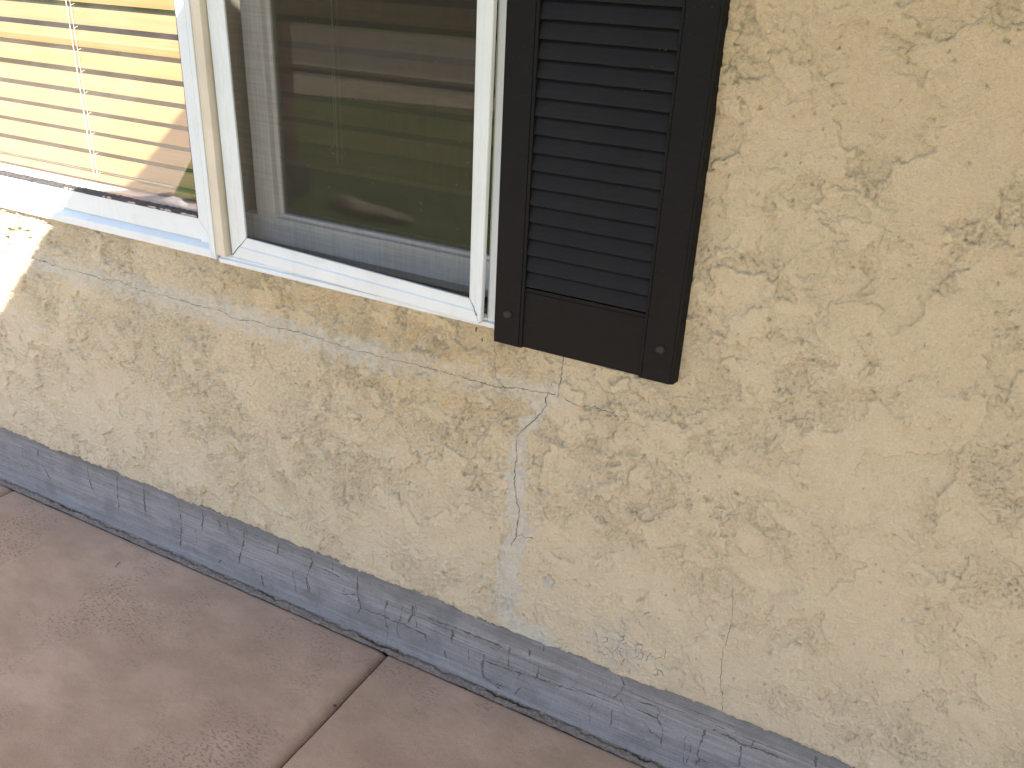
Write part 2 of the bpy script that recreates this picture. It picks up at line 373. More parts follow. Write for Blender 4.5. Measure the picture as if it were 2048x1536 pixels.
# bottom return (drip edge) row
low_row = Pw[0].copy(); low_row[:, 1] = WY+.03; low_row[:, 2] += .0015
Pw2 = np.concatenate([low_row[None], Pw]); keep2 = np.concatenate([np.ones((1, len(xs)-1), bool), keep])
me, used = grid_mesh('stucco_wall', Pw2, keep2)
A = np.stack([rep, dirt, fresh, effl], -1); A = np.concatenate([A[:1], A]).reshape(-1, 4)[used]
set_attr(me, 'marks', A)
ct = np.concatenate([relief_tone[:1], relief_tone]).reshape(-1)[used]; set_attr(me, 'relief_tone', np.stack([ct, ct, ct, ct*0+1], -1))
M = MatB('stucco', .92, .25)
nA = M.n.new('ShaderNodeAttribute'); nA.attribute_name = 'marks'
sp = M.n.new('ShaderNodeSeparateColor'); M.l.new(nA.outputs['Color'], sp.inputs[0]); R_, G_, B_, A_ = sp.outputs[0], sp.outputs[1], sp.outputs[2], nA.outputs['Alpha']
base = M.mix(M.ramp(M.noise(3.2, 6), [(.40, 0.0), (.60, 1.0)]), (.680, .592, .430), (.725, .640, .480))
base = M.mix(M.math('MULTIPLY', M.ramp(M.noise(24, 6, .65), [(.45, 0.0), (.62, 1.0)]), .5), base, (.59, .50, .35))
base = M.mix(M.math('MULTIPLY', M.ramp(M.noise(130, 5, .7), [(.50, 0.0), (.66, 1.0)]), .45), base, (.80, .72, .565))
base = M.mix(M.math('MULTIPLY', M.ramp(M.noise(330, 4, .7), [(.48, 0.0), (.62, 1.0)]), .60), base, (.50, .415, .285))
base = M.mix(.50, base, M.mix(M.attr('relief_tone')[0], (.40, .325, .205), (.98, .885, .665)))
base = M.mix(M.math('MULTIPLY', B_, .60), base, (.69, .535, .30))
base = M.mix(M.math('MULTIPLY', A_, .75), base, (.56, .52, .46))
base = M.mix(M.math('MULTIPLY', R_, .85), base, M.mix(M.ramp(M.noise(70, 5), [(.4, 0.0), (.7, 1.0)]), (.66, .64, .56), (.52, .505, .445)))
dn = M.math('ADD', G_, M.math('MULTIPLY', M.math('SUBTRACT', M.noise(430, 4, .7), .5), 1.7))
dn = M.ramp(dn, [(.34, 0.0), (.80, 1.0)])
base = M.mix(M.math('MULTIPLY', dn, .36), base, (.22, .175, .125))
M.color(base)
M.bump(M.math('ADD', M.math('MULTIPLY', M.noise(190, 5, .7), 1.7), M.noise(600, 4, .65)), .0040, 1.0)
house = tag(empty('house', (-1.2, WY, 0)), 'beige stucco house wall with white framed window, black louvred shutter and bare concrete base', 'house')
def hp(o):
    o.parent = house; o.matrix_parent_inverse = Matrix.Translation((1.2, -WY, 0)); return o
stucco = hp(link('stucco_wall', me, None, M.m)); stucco['label'] = 'cracked beige stucco wall surface with trowelled texture'

def ribbon_pts(line, step=.003, jit=.0012, seed=0):
    P = []; rnd = random.Random(seed)
    for (a, b) in zip(line[:-1], line[1:]):
        L = math.hypot(b[0]-a[0], b[1]-a[1]); n = max(1, int(L/step))
        for k in range(n):
            t = k/n; P.append((a[0]+(b[0]-a[0])*t + rnd.gauss(0, jit)*.6, a[1]+(b[1]-a[1])*t + rnd.gauss(0, jit)*.6))
    P.append(line[-1]); return np.array(P)
def add_ribbon(bm, P, widths, surf, off=.0006):
    """thin raised-lip strip lying on the surface function surf(x, z) -> y"""
    T = np.gradient(P, axis=0); T /= np.maximum(np.linalg.norm(T, axis=1, keepdims=True), 1e-9)
    N = np.stack([-T[:, 1], T[:, 0]], -1)
    A_ = P + N*widths[:, None]; B_2 = P - N*widths[:, None]
    ya = surf(A_[:, 0], A_[:, 1]) - off; yb = surf(B_2[:, 0], B_2[:, 1]) - off
    prev = None
    for a, b, u, v in zip(A_, B_2, ya, yb):
        cur = (bm.verts.new((a[0], u, a[1])), bm.verts.new((b[0], v, b[1])))
        if prev: bm.faces.new((prev[0], prev[1], cur[1], cur[0]))
        prev = cur
def wall_surf(x, z):
    x = np.atleast_1d(np.asarray(x, float)); z = np.atleast_1d(np.asarray(z, float))
    i = np.clip(np.searchsorted(xs, x)-1, 0, len(xs)-2); j = np.clip(np.searchsorted(zs, z)-1, 0, len(zs)-2)
    u = np.clip((x-xs[i])/(xs[i+1]-xs[i]), 0, 1); v = np.clip((z-zs[j])/(zs[j+1]-zs[j]), 0, 1); Q = Pw[:, :, 1]
    return (Q[j, i]*(1-u)+Q[j, i+1]*u)*(1-v) + (Q[j+1, i]*(1-u)+Q[j+1, i+1]*u)*v
def crack_obj(name, lines, wmin, wmax, seed, mat=CRACK, parent=None, surf=wall_surf, step=.0015, jit=.0005, off=.0007, wander=.0050):
    o = None
    for i, L in enumerate(lines):
        bm = bmesh.new(); P = ribbon_pts(L, step, jit, seed+i)
        s = np.arange(len(P))*step
        P = P + np.stack([wander*fbm(s, s*0+seed+i*3.7, 85, 4, 7, .7), wander*fbm(s, s*0+seed+i*5.1, 110, 4, 9, .7)], -1)
        w = wmin + (wmax-wmin)*np.clip(.45+1.1*gnoise(s*45, s*0+seed*3+i, 3)+.5*gnoise(s*160, s*0+seed+i, 4), 0, 1)
        if len(w) > 8: w[:3] *= np.array([.2, .5, .8]); w[-3:] *= np.array([.8, .5, .2])
        add_ribbon(bm, P, w/2, surf, off)
        o = obj(name, bm, mat, parent)
    return o
c1 = crack_obj('crack', [Lmain], .0005, .0014, 3, parent=stucco); c1['label'] = 'long thin crack running below the window'
c2 = crack_obj('crack', [Ldown, Lside], .0006, .0017, 9, parent=stucco); c2['label'] = 'crack dropping towards the concrete base'
c3 = crack_obj('crack', [Lup], .0006, .0014, 15, parent=stucco); c3['label'] = 'short crack under the shutter'
crack_obj('crack', [Lright], .0005, .0016, 21, parent=stucco)
crack_obj('crack', [Lshut], .0004, .0008, 24, parent=stucco)
crack_obj('crack', [Lhair], .0004, .0009, 27, parent=stucco)
# crazing in the pale patch near the base
rnd = random.Random(5); cz_l = []
for k in range(26):
    x = EFFL[0]+rnd.gauss(.01, .045); z = EFFL[1]+rnd.gauss(0, .03); a = rnd.choice([1.4, 1.7, .3, 2.6])+rnd.gauss(0, .3); L = [(x, z)]
    for j in range(rnd.randint(3, 6)):
        a += rnd.gauss(0, .55); x += .006*math.cos(a); z += .006*math.sin(a); L.append((x, z))
    cz_l.append(L)
crack_obj('crazing', cz_l, .0004, .0012, 40, parent=stucco)
# insect mud spots under the screen corner
for (px, py, rx, rz) in ((953, 659, .0016, .0055), (964.5, 679, .0024, .0055)):
    x, z = px_wall(px, py); bm = bmesh.new(); bmesh.ops.create_icosphere(bm, subdivisions=3, radius=1)
    for v in bm.verts:
        d = 1+.25*float(gnoise(v.co.x*2+px, v.co.z*2, 3)); v.co = Vector((x+v.co.x*rx*d, float(wall_surf(x, z)[0])-.0005+v.co.y*.0018, z+v.co.z*rz*d))
    obj('mud_spot', bm, CRACK, stucco, smooth=True)

# ------------------------------------------------------------------ concrete foundation
FY = WY+.0115
fxs = axis_pts([(-7, -3.0, .05), (-3.0, .15, .004), (.15, 5, .05)]); fzs = axis_pts([(-.12, 0, .02), (0, .245, .0035)])
FX, FZ = np.meshgrid(fxs, fzs)
hf = .0007*fbm(FX*.12, FZ*2.6, 60, 4, 301) + .0012*gnoise(FX*4, FZ*9, 305) + .0006*np.abs(fbm(FX, FZ, 90, 3, 310))
me, used = grid_mesh('foundation', np.stack([FX, FY-hf, FZ], -1))
M = MatB('bare_concrete', .88, .3)
brush = M.noise(1, 6, .65, M.mapping((5, 1, 260))); brush2 = M.noise(1, 5, .6, M.mapping((2.2, 1, 60)))
c = M.mix(M.ramp(brush, [(.32, 0.0), (.66, 1.0)]), (.205, .202, .205), (.34, .336, .342))
c = M.mix(M.math('MULTIPLY', M.ramp(brush2, [(.44, 0.0), (.58, 1.0)]), .5), c, (.195, .193, .193))
c = M.mix(M.math('MULTIPLY', M.ramp(M.noise(9, 6, .6), [(.50, 0.0), (.63, 1.0)]), .45), c, (.150, .150, .148))
c = M.mix(M.math('MULTIPLY', M.ramp(M.noise(240, 5, .7), [(.54, 0.0), (.66, 1.0)]), .55), c, (.10, .10, .102))
c = M.mix(M.math('MULTIPLY', M.ramp(M.noise(38, 6, .7), [(.52, 0.0), (.64, 1.0)]), .30), c, (.16, .145, .13))
# shade under the stucco overhang, darkened into the concrete colour
sep = M.n.new('ShaderNodeSeparateXYZ'); M.l.new(M.co, sep.inputs[0])
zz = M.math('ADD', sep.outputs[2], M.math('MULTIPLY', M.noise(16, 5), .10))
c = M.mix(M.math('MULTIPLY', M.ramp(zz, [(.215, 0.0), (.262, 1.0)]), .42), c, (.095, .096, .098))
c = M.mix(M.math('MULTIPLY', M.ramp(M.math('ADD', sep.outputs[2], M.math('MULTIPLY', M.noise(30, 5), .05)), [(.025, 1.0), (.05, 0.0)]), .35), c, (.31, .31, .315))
M.color(c); M.bump(M.math('ADD', brush, M.math('MULTIPLY', M.noise(300, 5, .7), .9)), .0030, .9)
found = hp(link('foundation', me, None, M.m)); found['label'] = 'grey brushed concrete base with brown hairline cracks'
def Fp(pts, s, ox, oy): return [px_wall(x/s+ox, y/s+oy, .0115) for x, y in pts]
z7 = lambda p: Fp(p, 2.56, 0, 830); z5 = lambda p: Fp(p, 4.096, 500, 1150); z9 = lambda p: Fp(p, 4.096, 900, 1050); z12 = lambda p: Fp(p, 4.096, 1200, 1200)
fc = [z7(p) for p in ([(445,255),(455,310),(470,370),(485,388)],[(600,310),(603,400),(610,480)],[(735,365),(740,440),(745,520)],[(915,440),(922,500),(930,560),(926,640),(925,690)],[(1040,500),(1035,600)],[(1110,530),(1130,560),(1130,590)],[(1255,570),(1250,640),(1240,680),(1225,760)],[(1430,650),(1420,710)],[(1590,720),(1600,750),(1595,770),(1570,830),(1580,910)],[(1600,770),(1680,800),(1740,830)],[(1700,740),(1705,800)],[(1830,820),(1832,900),(1840,950),(1855,1000)],[(195,170),(197,220)],[(215,250),(260,330)],[(1340,820),(1350,880)],[(1135,740),(1120,760)],[(990,670),(1000,710)])]
fc += [z5(p) for p in ([(440,0),(465,50),(490,100),(485,150)],[(880,20),(878,100),(880,160),(915,240),(890,310)],[(915,265),(1000,300),(1100,330),(1160,370),(1250,400),(1340,450),(1440,490),(1442,545)],[(1120,210),(1105,330),(1125,430),(1135,520)],[(1335,240),(1330,330),(1290,390)],[(1455,350),(1560,390),(1680,430),(1840,500),(2048,575)],[(1670,440),(1650,550)],[(1920,650),(1900,770),(1930,850),(1990,890),(2048,930)],[(95,0),(105,60),(120,100)],[(750,150),(870,160)],[(1590,610),(1610,680)])]
fc += [z9(p) for p in ([(285,1060),(265,1180),(275,1250),(380,1300),(500,1350)],[(40,840),(200,900),(340,960),(480,1030)],[(280,1110),(500,1190),(700,1250),(900,1320),(1200,1400)],[(490,1000),(480,1100),(480,1170)],[(655,1020),(650,1080)],[(725,1150),(720,1220),(700,1270)],[(770,980),(765,1040)],[(1400,1240),(1430,1310),(1385,1385),(1340,1420)],[(580,1330),(530,1390)],[(25,840),(10,960)])]
fc += [z12(p) for p in ([(165,780),(210,890)],[(100,900),(95,980),(80,1040)],[(290,830),(390,850),(470,870),(490,920),(470,970)],[(300,890),(400,940),(470,970),(515,1050),(500,1200)],[(865,1060),(830,1170),(800,1270),(815,1300),(770,1360)],[(920,1060),(1080,1130),(1160,1180),(1370,1250),(1540,1320)],[(1150,1190),(1150,1280),(1130,1370)],[(1265,1150),(1240,1195),(1160,1190)],[(1760,1270),(1770,1376)],[(815,1300),(950,1350)],[(360,1000),(420,1080),(500,1130)])]
fsurf = lambda x, z: FY - (.0007*fbm(x*.12, z*2.6, 60, 4, 301) + .0012*gnoise(x*4, z*9, 305) + .0006*np.abs(fbm(x, z, 90, 3, 310)))
crack_obj('hairline_crack', fc, .0010, .0056, 60, CRACKBRN, found, fsurf, .002, .0007, .0005, .006)
rnd = random.Random(19); vl = []
for k in range(24):
    x = -2.7+rnd.random()*2.55; z = rnd.uniform(.09, .21); L = [(x, z)]
    for j in range(rnd.randint(2, 6)):
        x += rnd.gauss(0, .0035); z -= rnd.uniform(.010, .018)
        if z > .012: L.append((x, z))
    if len(L) > 1: vl.append(L)
crack_obj('hairline_crack', vl, .0005, .0024, 160, CRACKBRN, found, fsurf, .002, .0007, .0005, .005)
# long near-level shrinkage lines
rnd = random.Random(9); hl = []
for k in range(14):
    x = -2.9+rnd.random()*2.6; z = rnd.choice([.165, .14, .10, .12, .19, .07])+rnd.gauss(0, .006); L = [(x, z)]
    for j in range(rnd.randint(6, 22)):
        x += .03; z += rnd.gauss(0, .0018); L.append((x, z))
    hl.append(L)
crack_obj('shrinkage_line', hl, .0004, .0016, 90, CRACKBRN, found, fsurf, .004, .0003, .0005, .0008)

# ------------------------------------------------------------------ windows
Y = WY
def face_y(d): return Y + d
# fixed window on the left ---------------------------------------------------
win = hp(empty('window')); win['label'] = 'fixed left window with tan blind behind the glass'
W1L, W1R, WT = -3.02, -1.508, 2.23
bm = bmesh.new()
# bottom member: flange, sloped ledge, face
prism_x(bm, [(Y+.03,.987),(Y-.016,.987),(Y-.0165,.989),(Y-.0165,1.0065),(Y-.0145,1.009),(Y+.001,1.0195),(Y+.001,1.0215),(Y-.003,1.0225),(Y-.0035,1.0715),(Y-.0015,1.0735),(Y+.03,1.0755)], W1L+.02, -1.5262)
obj('bottom_rail', bm, WHITE, win)
bm = bmesh.new()
prism_z(bm, [(-1.566,Y+.03),(-1.566,Y-.001),(-1.5645,Y-.0035),(-1.5275,Y-.0035),(-1.5262,Y-.0045),(-1.5262,Y-.0165),(-1.5225,Y-.0175),(-1.5218,Y-.0165),(-1.5205,Y-.0165),(-1.5195,Y-.0175),(-1.5095,Y-.0175),(W1R,Y-.016),(W1R,Y+.03)], .987, WT)
obj('stile', bm, WHITE, win)
bm = bmesh.new(); prism_z(bm, [(W1L,Y+.03),(W1L,Y-.0175),(W1L+.02,Y-.0175),(W1L+.02,Y-.0035),(W1L+.06,Y-.0035),(W1L+.06,Y+.03)], .987, WT); obj('stile', bm, WHITE, win)
obj('top_rail', bx(W1L+.02, -1.5262, Y-.0035, Y+.03, 2.16, WT), WHITE, win)
# mitre seams on the frame
def seam(bm, p, q, y, w=.0006):
    d = Vector((q[0]-p[0], 0, q[1]-p[1])); n = Vector((-d.z, 0, d.x)).normalized()*w
    vs = [bm.verts.new((p[0]+n.x, y, p[1]+n.z)), bm.verts.new((p[0]-n.x, y, p[1]-n.z)), bm.verts.new((q[0]-n.x, y, q[1]-n.z)), bm.verts.new((q[0]+n.x, y, q[1]+n.z))]
    f = bm.faces.new(vs)
SEAM = mat_simple('seam_grey', (.35, .36, .36), (.5, .5, .5), 30, .8, 0)
bm = bmesh.new(); seam(bm, (-1.564, 1.070), (-1.5275, 1.026), Y-.0042, .0005); obj('mitre_seam', bm, SEAM, win)
bm = bmesh.new(); seam(bm, (-1.5255, 1.006), (-1.509, .988), Y-.0181, .0004); obj('mitre_seam', bm, SEAM, win)
# gasket: ragged black glazing strip
bm = bmesh.new(); prev = None; n = 420
for i in range(n+1):
    x = W1L+.06 + (-1.566-W1L-.06)*i/n
    w1 = .0030+.0016*float(gnoise(x*90, 0, 7)); w2 = .0006+.0016*max(0, float(gnoise(x*60, 5, 8)))
    cur = [bm.verts.new(p) for p in ((x, Y-.0042, 1.0735-w2), (x, Y-.0030, 1.0752), (x, Y+.006, 1.0772+w1), (x, Y+.014, 1.0775+w1))]
    if prev:
        for k in range(3): bm.faces.new((prev[k], prev[k+1], cur[k+1], cur[k]))
    prev = cur
gk = obj('gasket', bm, GASKET, win)
# lumps of old sealant on the gasket
SEAL = mat_simple('old_sealant', (.30, .26, .23), (.42, .38, .34), 60, .8, .001)
rnd = random.Random(3)
for k in range(26):
    x = rnd.choice([-1.66, -1.70, -1.79, -1.86, -1.92, -1.95, -2.0, -1.58, -1.60])+rnd.gauss(0, .012); r = .0022+rnd.random()*.0022
    if x > -1.568: continue
    bm = bmesh.new(); r0 = bmesh.ops.create_icosphere(bm, subdivisions=2, radius=1)
    for v in r0['verts']: v.co = Vector((x+v.co.x*r*2.0, Y-.003+v.co.y*.002, 1.0752+v.co.z*r*.8))
    obj('sealant_bead', bm, SEAL, gk, smooth=True)
obj('gasket', bx(-1.5705, -1.566, Y+.0005, Y+.014, 1.078, 2.16), GASKET, win)
obj('glass_pane', bx(W1L+.055, -1.566, Y+.014, Y+.018, 1.066, 2.165), GLASS, win)
obj('dark_gap', bx(W1R, -1.503, Y-.006, Y+.03, .988, WT), mat_simple('gap_black', (.02, .02, .022), (.04, .04, .04), 30, .8, 0), win)

# sliding window on the right ------------------------------------------------
w2 = hp(empty('window')); w2['label'] = 'sliding right window behind a loose insect screen'
JL, JR = -1.503, -.745
bm = bmesh.new()
prism_z(bm, [(JL,Y+.10),(JL,Y-.019),(-1.5015,Y-.0205),(-1.4985,Y-.0205),(-1.4975,Y-.0195),(-1.4965,Y-.0205),(-1.4765,Y-.0205),(-1.4755,Y-.019),(-1.4755,Y+.004),(-1.4795,Y+.005),(-1.4795,Y+.022),(-1.4735,Y+.023),(-1.4735,Y+.028),(-1.478,Y+.029),(-1.478,Y+.10)], 1.0005, WT)
obj('left_jamb', bm, BEIGE, w2)
bm = bmesh.new()
prism_z(bm, [(JR,Y+.10),(-.7850,Y+.10),(-.7850,Y-.004),(-.7835,Y-.006),(-.7815,Y-.006),(-.7815,Y-.010),(JR,Y-.011)], .995, WT)
obj('right_jamb', bm, WHITE, w2)
obj('jamb_edge', bx(-.7875, -.7850, Y-.0035, Y+.05, .996, WT), BEIGE, w2)
bm = bmesh.new()
prism_x(bm, [(Y+.055,.9795),(Y-.012,.9795),(Y-.0125,.981),(Y-.0125,.9895),(Y-.010,.9915),(Y-.0085,.9915),(Y-.008,.9935),(Y-.0075,.9965),(Y-.002,1.0005),(Y+.055,1.0005)], JL, JR)
obj('window_sill', bm, WHITE, w2)
obj('head', bx(JL, JR, Y-.019, Y+.10, 2.19, WT+.002), WHITE, w2)
# track inside: a dirty channel with ribs
bm = bmesh.new(); box(bm, -1.4775, -.7882, Y+.004, Y+.058, 1.001, 1.0035)
box(bm, -1.4775, -.7882, Y+.020, Y+.0225, 1.0036, 1.014); box(bm, -1.4775, -.7882, Y+.040, Y+.0425, 1.0036, 1.016)
obj('track', bm, TRACK, w2)
# inner sash
sash = empty('sash'); sash.parent = w2
obj('rail', bx(-1.4765, -.7880, Y+.055, Y+.085, 1.029, 1.0905), INNER, sash, .002)
bm = bmesh.new(); prism_z(bm, [(-1.4372,Y+.085),(-1.4372,Y+.055),(-1.4345,Y+.0535),(-1.3850,Y+.0535),(-1.3825,Y+.056),(-1.3790,Y+.068),(-1.3700,Y+.070),(-1.3690,Y+.085)], 1.0908, 2.18)
obj('stile', bm, INNER, sash)
obj('stile', bx(-.803, -.7880, Y+.056, Y+.085, 1.0908, 2.18), INNER, sash, .002)
obj('bead', bx(-1.372, -.8035, Y+.064, Y+.084, 1.0908, 1.1005), INNER, sash, .002)
obj('glass_pane', bx(-1.372, -.802, Y+.074, Y+.078, 1.095, 2.18), GLASS2, w2)
# insect screen: its frame leans out at the lower right corner
scr = empty('insect_screen'); scr.parent = w2; scr['label'] = 'white framed insect screen hanging loose at its lower right corner'
dl, dr = -.0045, -.030
def sc(px, py, left=True):
    d = dl if left else dr
    x, z = px_wall(px, py, d); return x, z, d
oBL = sc(464.5, 512); iBL = sc(491, 476); oBR = sc(961.5, 648, False); iBR = sc(938, 597, False)
oTL = sc(412, 0); iTL = sc(445.5, 0); oTR = sc(988.5, 0, False); iTR = sc(953.5, 0, False)
def ext(bot, top, zt=2.17):
    t = (zt-bot[1])/(top[1]-bot[1]); return (bot[0]+(top[0]-bot[0])*t, zt, bot[2]+(top[2]-bot[2])*t)
oTL, iTL, oTR, iTR = ext(oBL, oTL), ext(iBL, iTL), ext(oBR, oTR), ext(iBR, iTR)
def sec(o, i):
    """ring of the rail section between outer point o and inner point i (x, z, depth)"""
    o = Vector((o[0], Y+o[2], o[1])); i = Vector((i[0], Y+i[2], i[1])); b = Vector((0, .011, 0)); d = i-o
    f = Vector((0, -1, 0))
    return [o+b, o+f*-.001, o+d*.04+f*.0005, o+d*.50+f*.0005, o+d*.56-f*.0022, o+d*.92-f*.0026, o+d*.95-f*.0012, i-f*.0016, i+b*.7]
def rail(name, a, b):
    bm = bmesh.new(); sweep(bm, sec(*a), sec(*b)); return obj(name, bm, WHITE, scr)
g = .0007
def shift(p, dx, dz): return (p[0]+dx, p[1]+dz, p[2])
rail('screen_rail', (shift(oBL, g, -g), shift(iBL, g, -g)), (shift(oBR, -.004, -g), shift(iBR, -g, -g)))
rail('screen_stile', (shift(oBL, 0, .0035), shift(iBL, 0, g)), (oTL, iTL))
rail('screen_stile', (shift(oBR, 0, .006), shift(iBR, 0, g)), (oTR, iTR))
rail('screen_rail', (shift(oTL, 0, .03), shift(oTL, 0, .0)), (shift(oTR, 0, .03), shift(oTR, 0, .0)))
# rounded corner key at the lower right
bm = bmesh.new(); bmesh.ops.create_cone(bm, cap_ends=True, segments=20, radius1=.0085, radius2=.0075, depth=.009)
bmesh.ops.rotate(bm, verts=bm.verts, matrix=Matrix.Rotation(math.pi/2, 3, 'X'))
bmesh.ops.translate(bm, verts=bm.verts, vec=(oBR[0]-.0085, Y+dr+.0055, oBR[1]+.0082)); obj('corner_key', bm, WHITE, scr, smooth=False)
bm = bmesh.new()
q = [iBL, iBR, iTR, iTL]; nx, nz = 24, 30; grid = []
for j in range(nz+1):
    row = []
    for i in range(nx+1):
        u, v = i/nx, j/nz
        a = Vector(iBL)*(1-u)+Vector(iBR)*u; b = Vector(iTL)*(1-u)+Vector(iTR)*u; p = a*(1-v)+b*v
        row.append(bm.verts.new((p.x + (u-.5)*.008, Y+p.z+.006+.0012*float(gnoise(p.x*5, p.y*5, 6)), p.y + (v-.5)*.008)))
    grid.append(row)
for j in range(nz):
    for i in range(nx): bm.faces.new((grid[j][i], grid[j][i+1], grid[j+1][i+1], grid[j+1][i]))
msh = obj('mesh_fabric', bm, SCREEN, scr, smooth=True)
# lint specks caught in the mesh
bm = bmesh.new(); rnd = random.Random(12)
LINT = mat_simple('lint', (.55, .53, .48), (.7, .68, .62), 40, .9, 0)
for k in range(70):
    u = rnd.random()**.8; v = rnd.random()**1.6*.6; a = Vector(iBL)*(1-u)+Vector(iBR)*u; b = Vector(iTL)*(1-u)+Vector(iTR)*u; p = a*(1-v)+b*v
    L = rnd.uniform(.0008, .0035); an = rnd.gauss(1.5, .5); w = rnd.uniform(.0002, .0005)
    dx, dz = math.cos(an)*L, math.sin(an)*L; y = Y+p.z+.0045
    vs = [bm.verts.new((p.x-w, y, p.y)), bm.verts.new((p.x+w, y-.0003, p.y)), bm.verts.new((p.x+dx, y-.0006, p.y+dz))]; bm.faces.new(vs)
tag(obj('lint', bm, LINT, scr), kind='stuff')

# ------------------------------------------------------------------ shutter
CAPM = mat_simple('cap_vinyl', (.015, .014, .014), (.020, .019, .018), 60, .6, .0003, .3)
sh = hp(empty('shutter')); sh['label'] = 'black vinyl shutter with fixed louvres screwed to the wall'
SZ0, SZ1 = .9590, 2.23; F = Y-.025
def stile(x0, x1, inner, outer_bev):
    bm = bmesh.new()
    if inner > 0:   # left stile: inner edge on the right, with a small bead
        prof = [(x0, Y-.001), (x0, F+.001), (x0+.001, F), (x1-.0075, F), (x1-.0070, F+.0016), (x1-.0060, F+.0016), (x1-.0055, F+.0002), (x1-.0008, F+.0004), (x1, F+.0015), (x1, Y-.001)]
    else:
        prof = [(x0, Y-.001), (x0, F+.0015), (x0+.0008, F+.0004), (x0+.0048, F+.0002), (x0+.0053, F+.0014), (x0+.0062, F+.0014), (x0+.0068, F), (x1-.010, F), (x1-.0085, F+.0022), (x1-.0045, F+.0030), (x1-.0035, F+.0050), (x1, Y-.001)]
    prism_z(bm, prof, SZ0, SZ1); return obj('stile', bm, SHUT, sh)
stile(-.7598, -.6968, 1, False); stile(-.4522, -.3825, -1, True)
bm = bmesh.new()
prism_x(bm, [(Y-.002, SZ0+.001), (F+.005, SZ0+.001), (F+.0042, SZ0+.003), (F+.0042, 1.0745), (F+.0055, 1.0752), (F+.0055, 1.0825), (F+.012, 1.0840), (Y-.002, 1.0840)], -.6968, -.4522)
obj('bottom_panel', bm, SHUT, sh)
bm = bmesh.new(); pitch = .03165; z = 1.0855
prof0 = []
while z < SZ1-.04:
    nx = 40; rows = []
    prof = [(F+.0050, 0), (F+.0038, .0012), (F+.0040, .005), (F+.0068, .016), (F+.0100, .026), (F+.0122, .0296), (F+.0135, pitch-.0003)]
    for k in range(nx+1):
        x = -.6968 + (.2446)*k/nx
        e = .0006*float(gnoise(x*40, z*40, 3)); rows.append([bm.verts.new((x, y, z+dz+(e if i < 2 else 0))) for i, (y, dz) in enumerate(prof)])
    for k in range(nx):
        for i in range(len(prof)-1): bm.faces.new((rows[k][i], rows[k+1][i], rows[k+1][i+1], rows[k][i+1]))
        # underside of the lip
    und = [bm.verts.new((r[0].co.x, F+.0135, z+.0005)) for r in rows]
    for k in range(nx): bm.faces.new((und[k], und[k+1], rows[k+1][0], rows[k][0]))
    z += pitch
lv = obj('louvre_panel', bm, LOUV, sh, smooth=False)
obj('top_panel', bx(-.6968, -.4522, F+.004, Y-.002, z+.0005, SZ1), SHUT, sh)
obj('backing', bx(-.6965, -.4525, F+.0145, Y-.003, 1.0845, z), SHUT, sh)
for cxx, czz in ((px_wall(1014.5, 629, -.027)), (px_wall(1320, 700, -.027))):
    bm = bmesh.new(); prof = [(.0, -.0058), (.0034, -.0055), (.0063, -.0044), (.0084, -.0024), (.0093, 0), (.0093, .001)]; prev = None; n = 28
    tip = bm.verts.new((cxx, F-.0058, czz))
    for r, y in prof[1:]:
        ring = [bm.verts.new((cxx+r*math.cos(2*math.pi*k/n), F+y, czz+r*math.sin(2*math.pi*k/n))) for k in range(n)]
        for k in range(n):
            if prev: bm.faces.new((prev[k], prev[(k+1) % n], ring[(k+1) % n], ring[k]))
            else: bm.faces.new((tip, ring[(k+1) % n], ring[k]))
        prev = ring
    bmesh.ops.recalc_face_normals(bm, faces=bm.faces)
    obj('screw_cap', bm, CAPM, sh, smooth=True)

# ------------------------------------------------------------------ room behind the windows
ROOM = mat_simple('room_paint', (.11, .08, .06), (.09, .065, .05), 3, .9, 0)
bm = bmesh.new(); X0, X1, Y0, Y1, Z0, Z1 = -4.2, .4, Y+.10, Y+3.2, .25, 2.6
v = lambda *p: bm.verts.new(p)
def quad(*ps): bm.faces.new([bm.verts.new(p) for p in ps])
quad((X0,Y1,Z0),(X1,Y1,Z0),(X1,Y1,Z1),(X0,Y1,Z1)); quad((X0,Y0,Z0),(X0,Y1,Z0),(X0,Y1,Z1),(X0,Y0,Z1)); quad((X1,Y0,Z0),(X1,Y0,Z1),(X1,Y1,Z1),(X1,Y1,Z0))
quad((X0,Y0,Z0),(X1,Y0,Z0),(X1,Y1,Z0),(X0,Y1,Z0)); quad((X0,Y0,Z1),(X0,Y1,Z1),(X1,Y1,Z1),(X1,Y0,Z1))
a0, a1, b0, b1 = HX0-.012, -.760, 1.0, 2.215
for (p, q_, r, s) in ((X0, a0, Z0, Z1), (a1, X1, Z0, Z1), (a0, a1, Z0, b0), (a0, a1, b1, Z1)):
    quad((p,Y0,r),(q_,Y0,r),(q_,Y0,s),(p,Y0,s))
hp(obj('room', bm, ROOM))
INSILL = mat_vinyl('sill_paint', (.78, .77, .74), (.70, .69, .66), .5)
hp(obj('inside_sill', bx(-3.0, -1.512, Y+.031, Y+.21, 1.02, 1.0655), INSILL, None, .004))
hp(obj('inside_sill', bx(-1.476, -.79, Y+.0865, Y+.21, 1.0, 1.0655), INSILL, None, .004))
hp(obj('inside_mullion', bx(-1.5115, -1.4785, Y+.031, Y+.20, 1.066, 2.2), INSILL, None, .003))

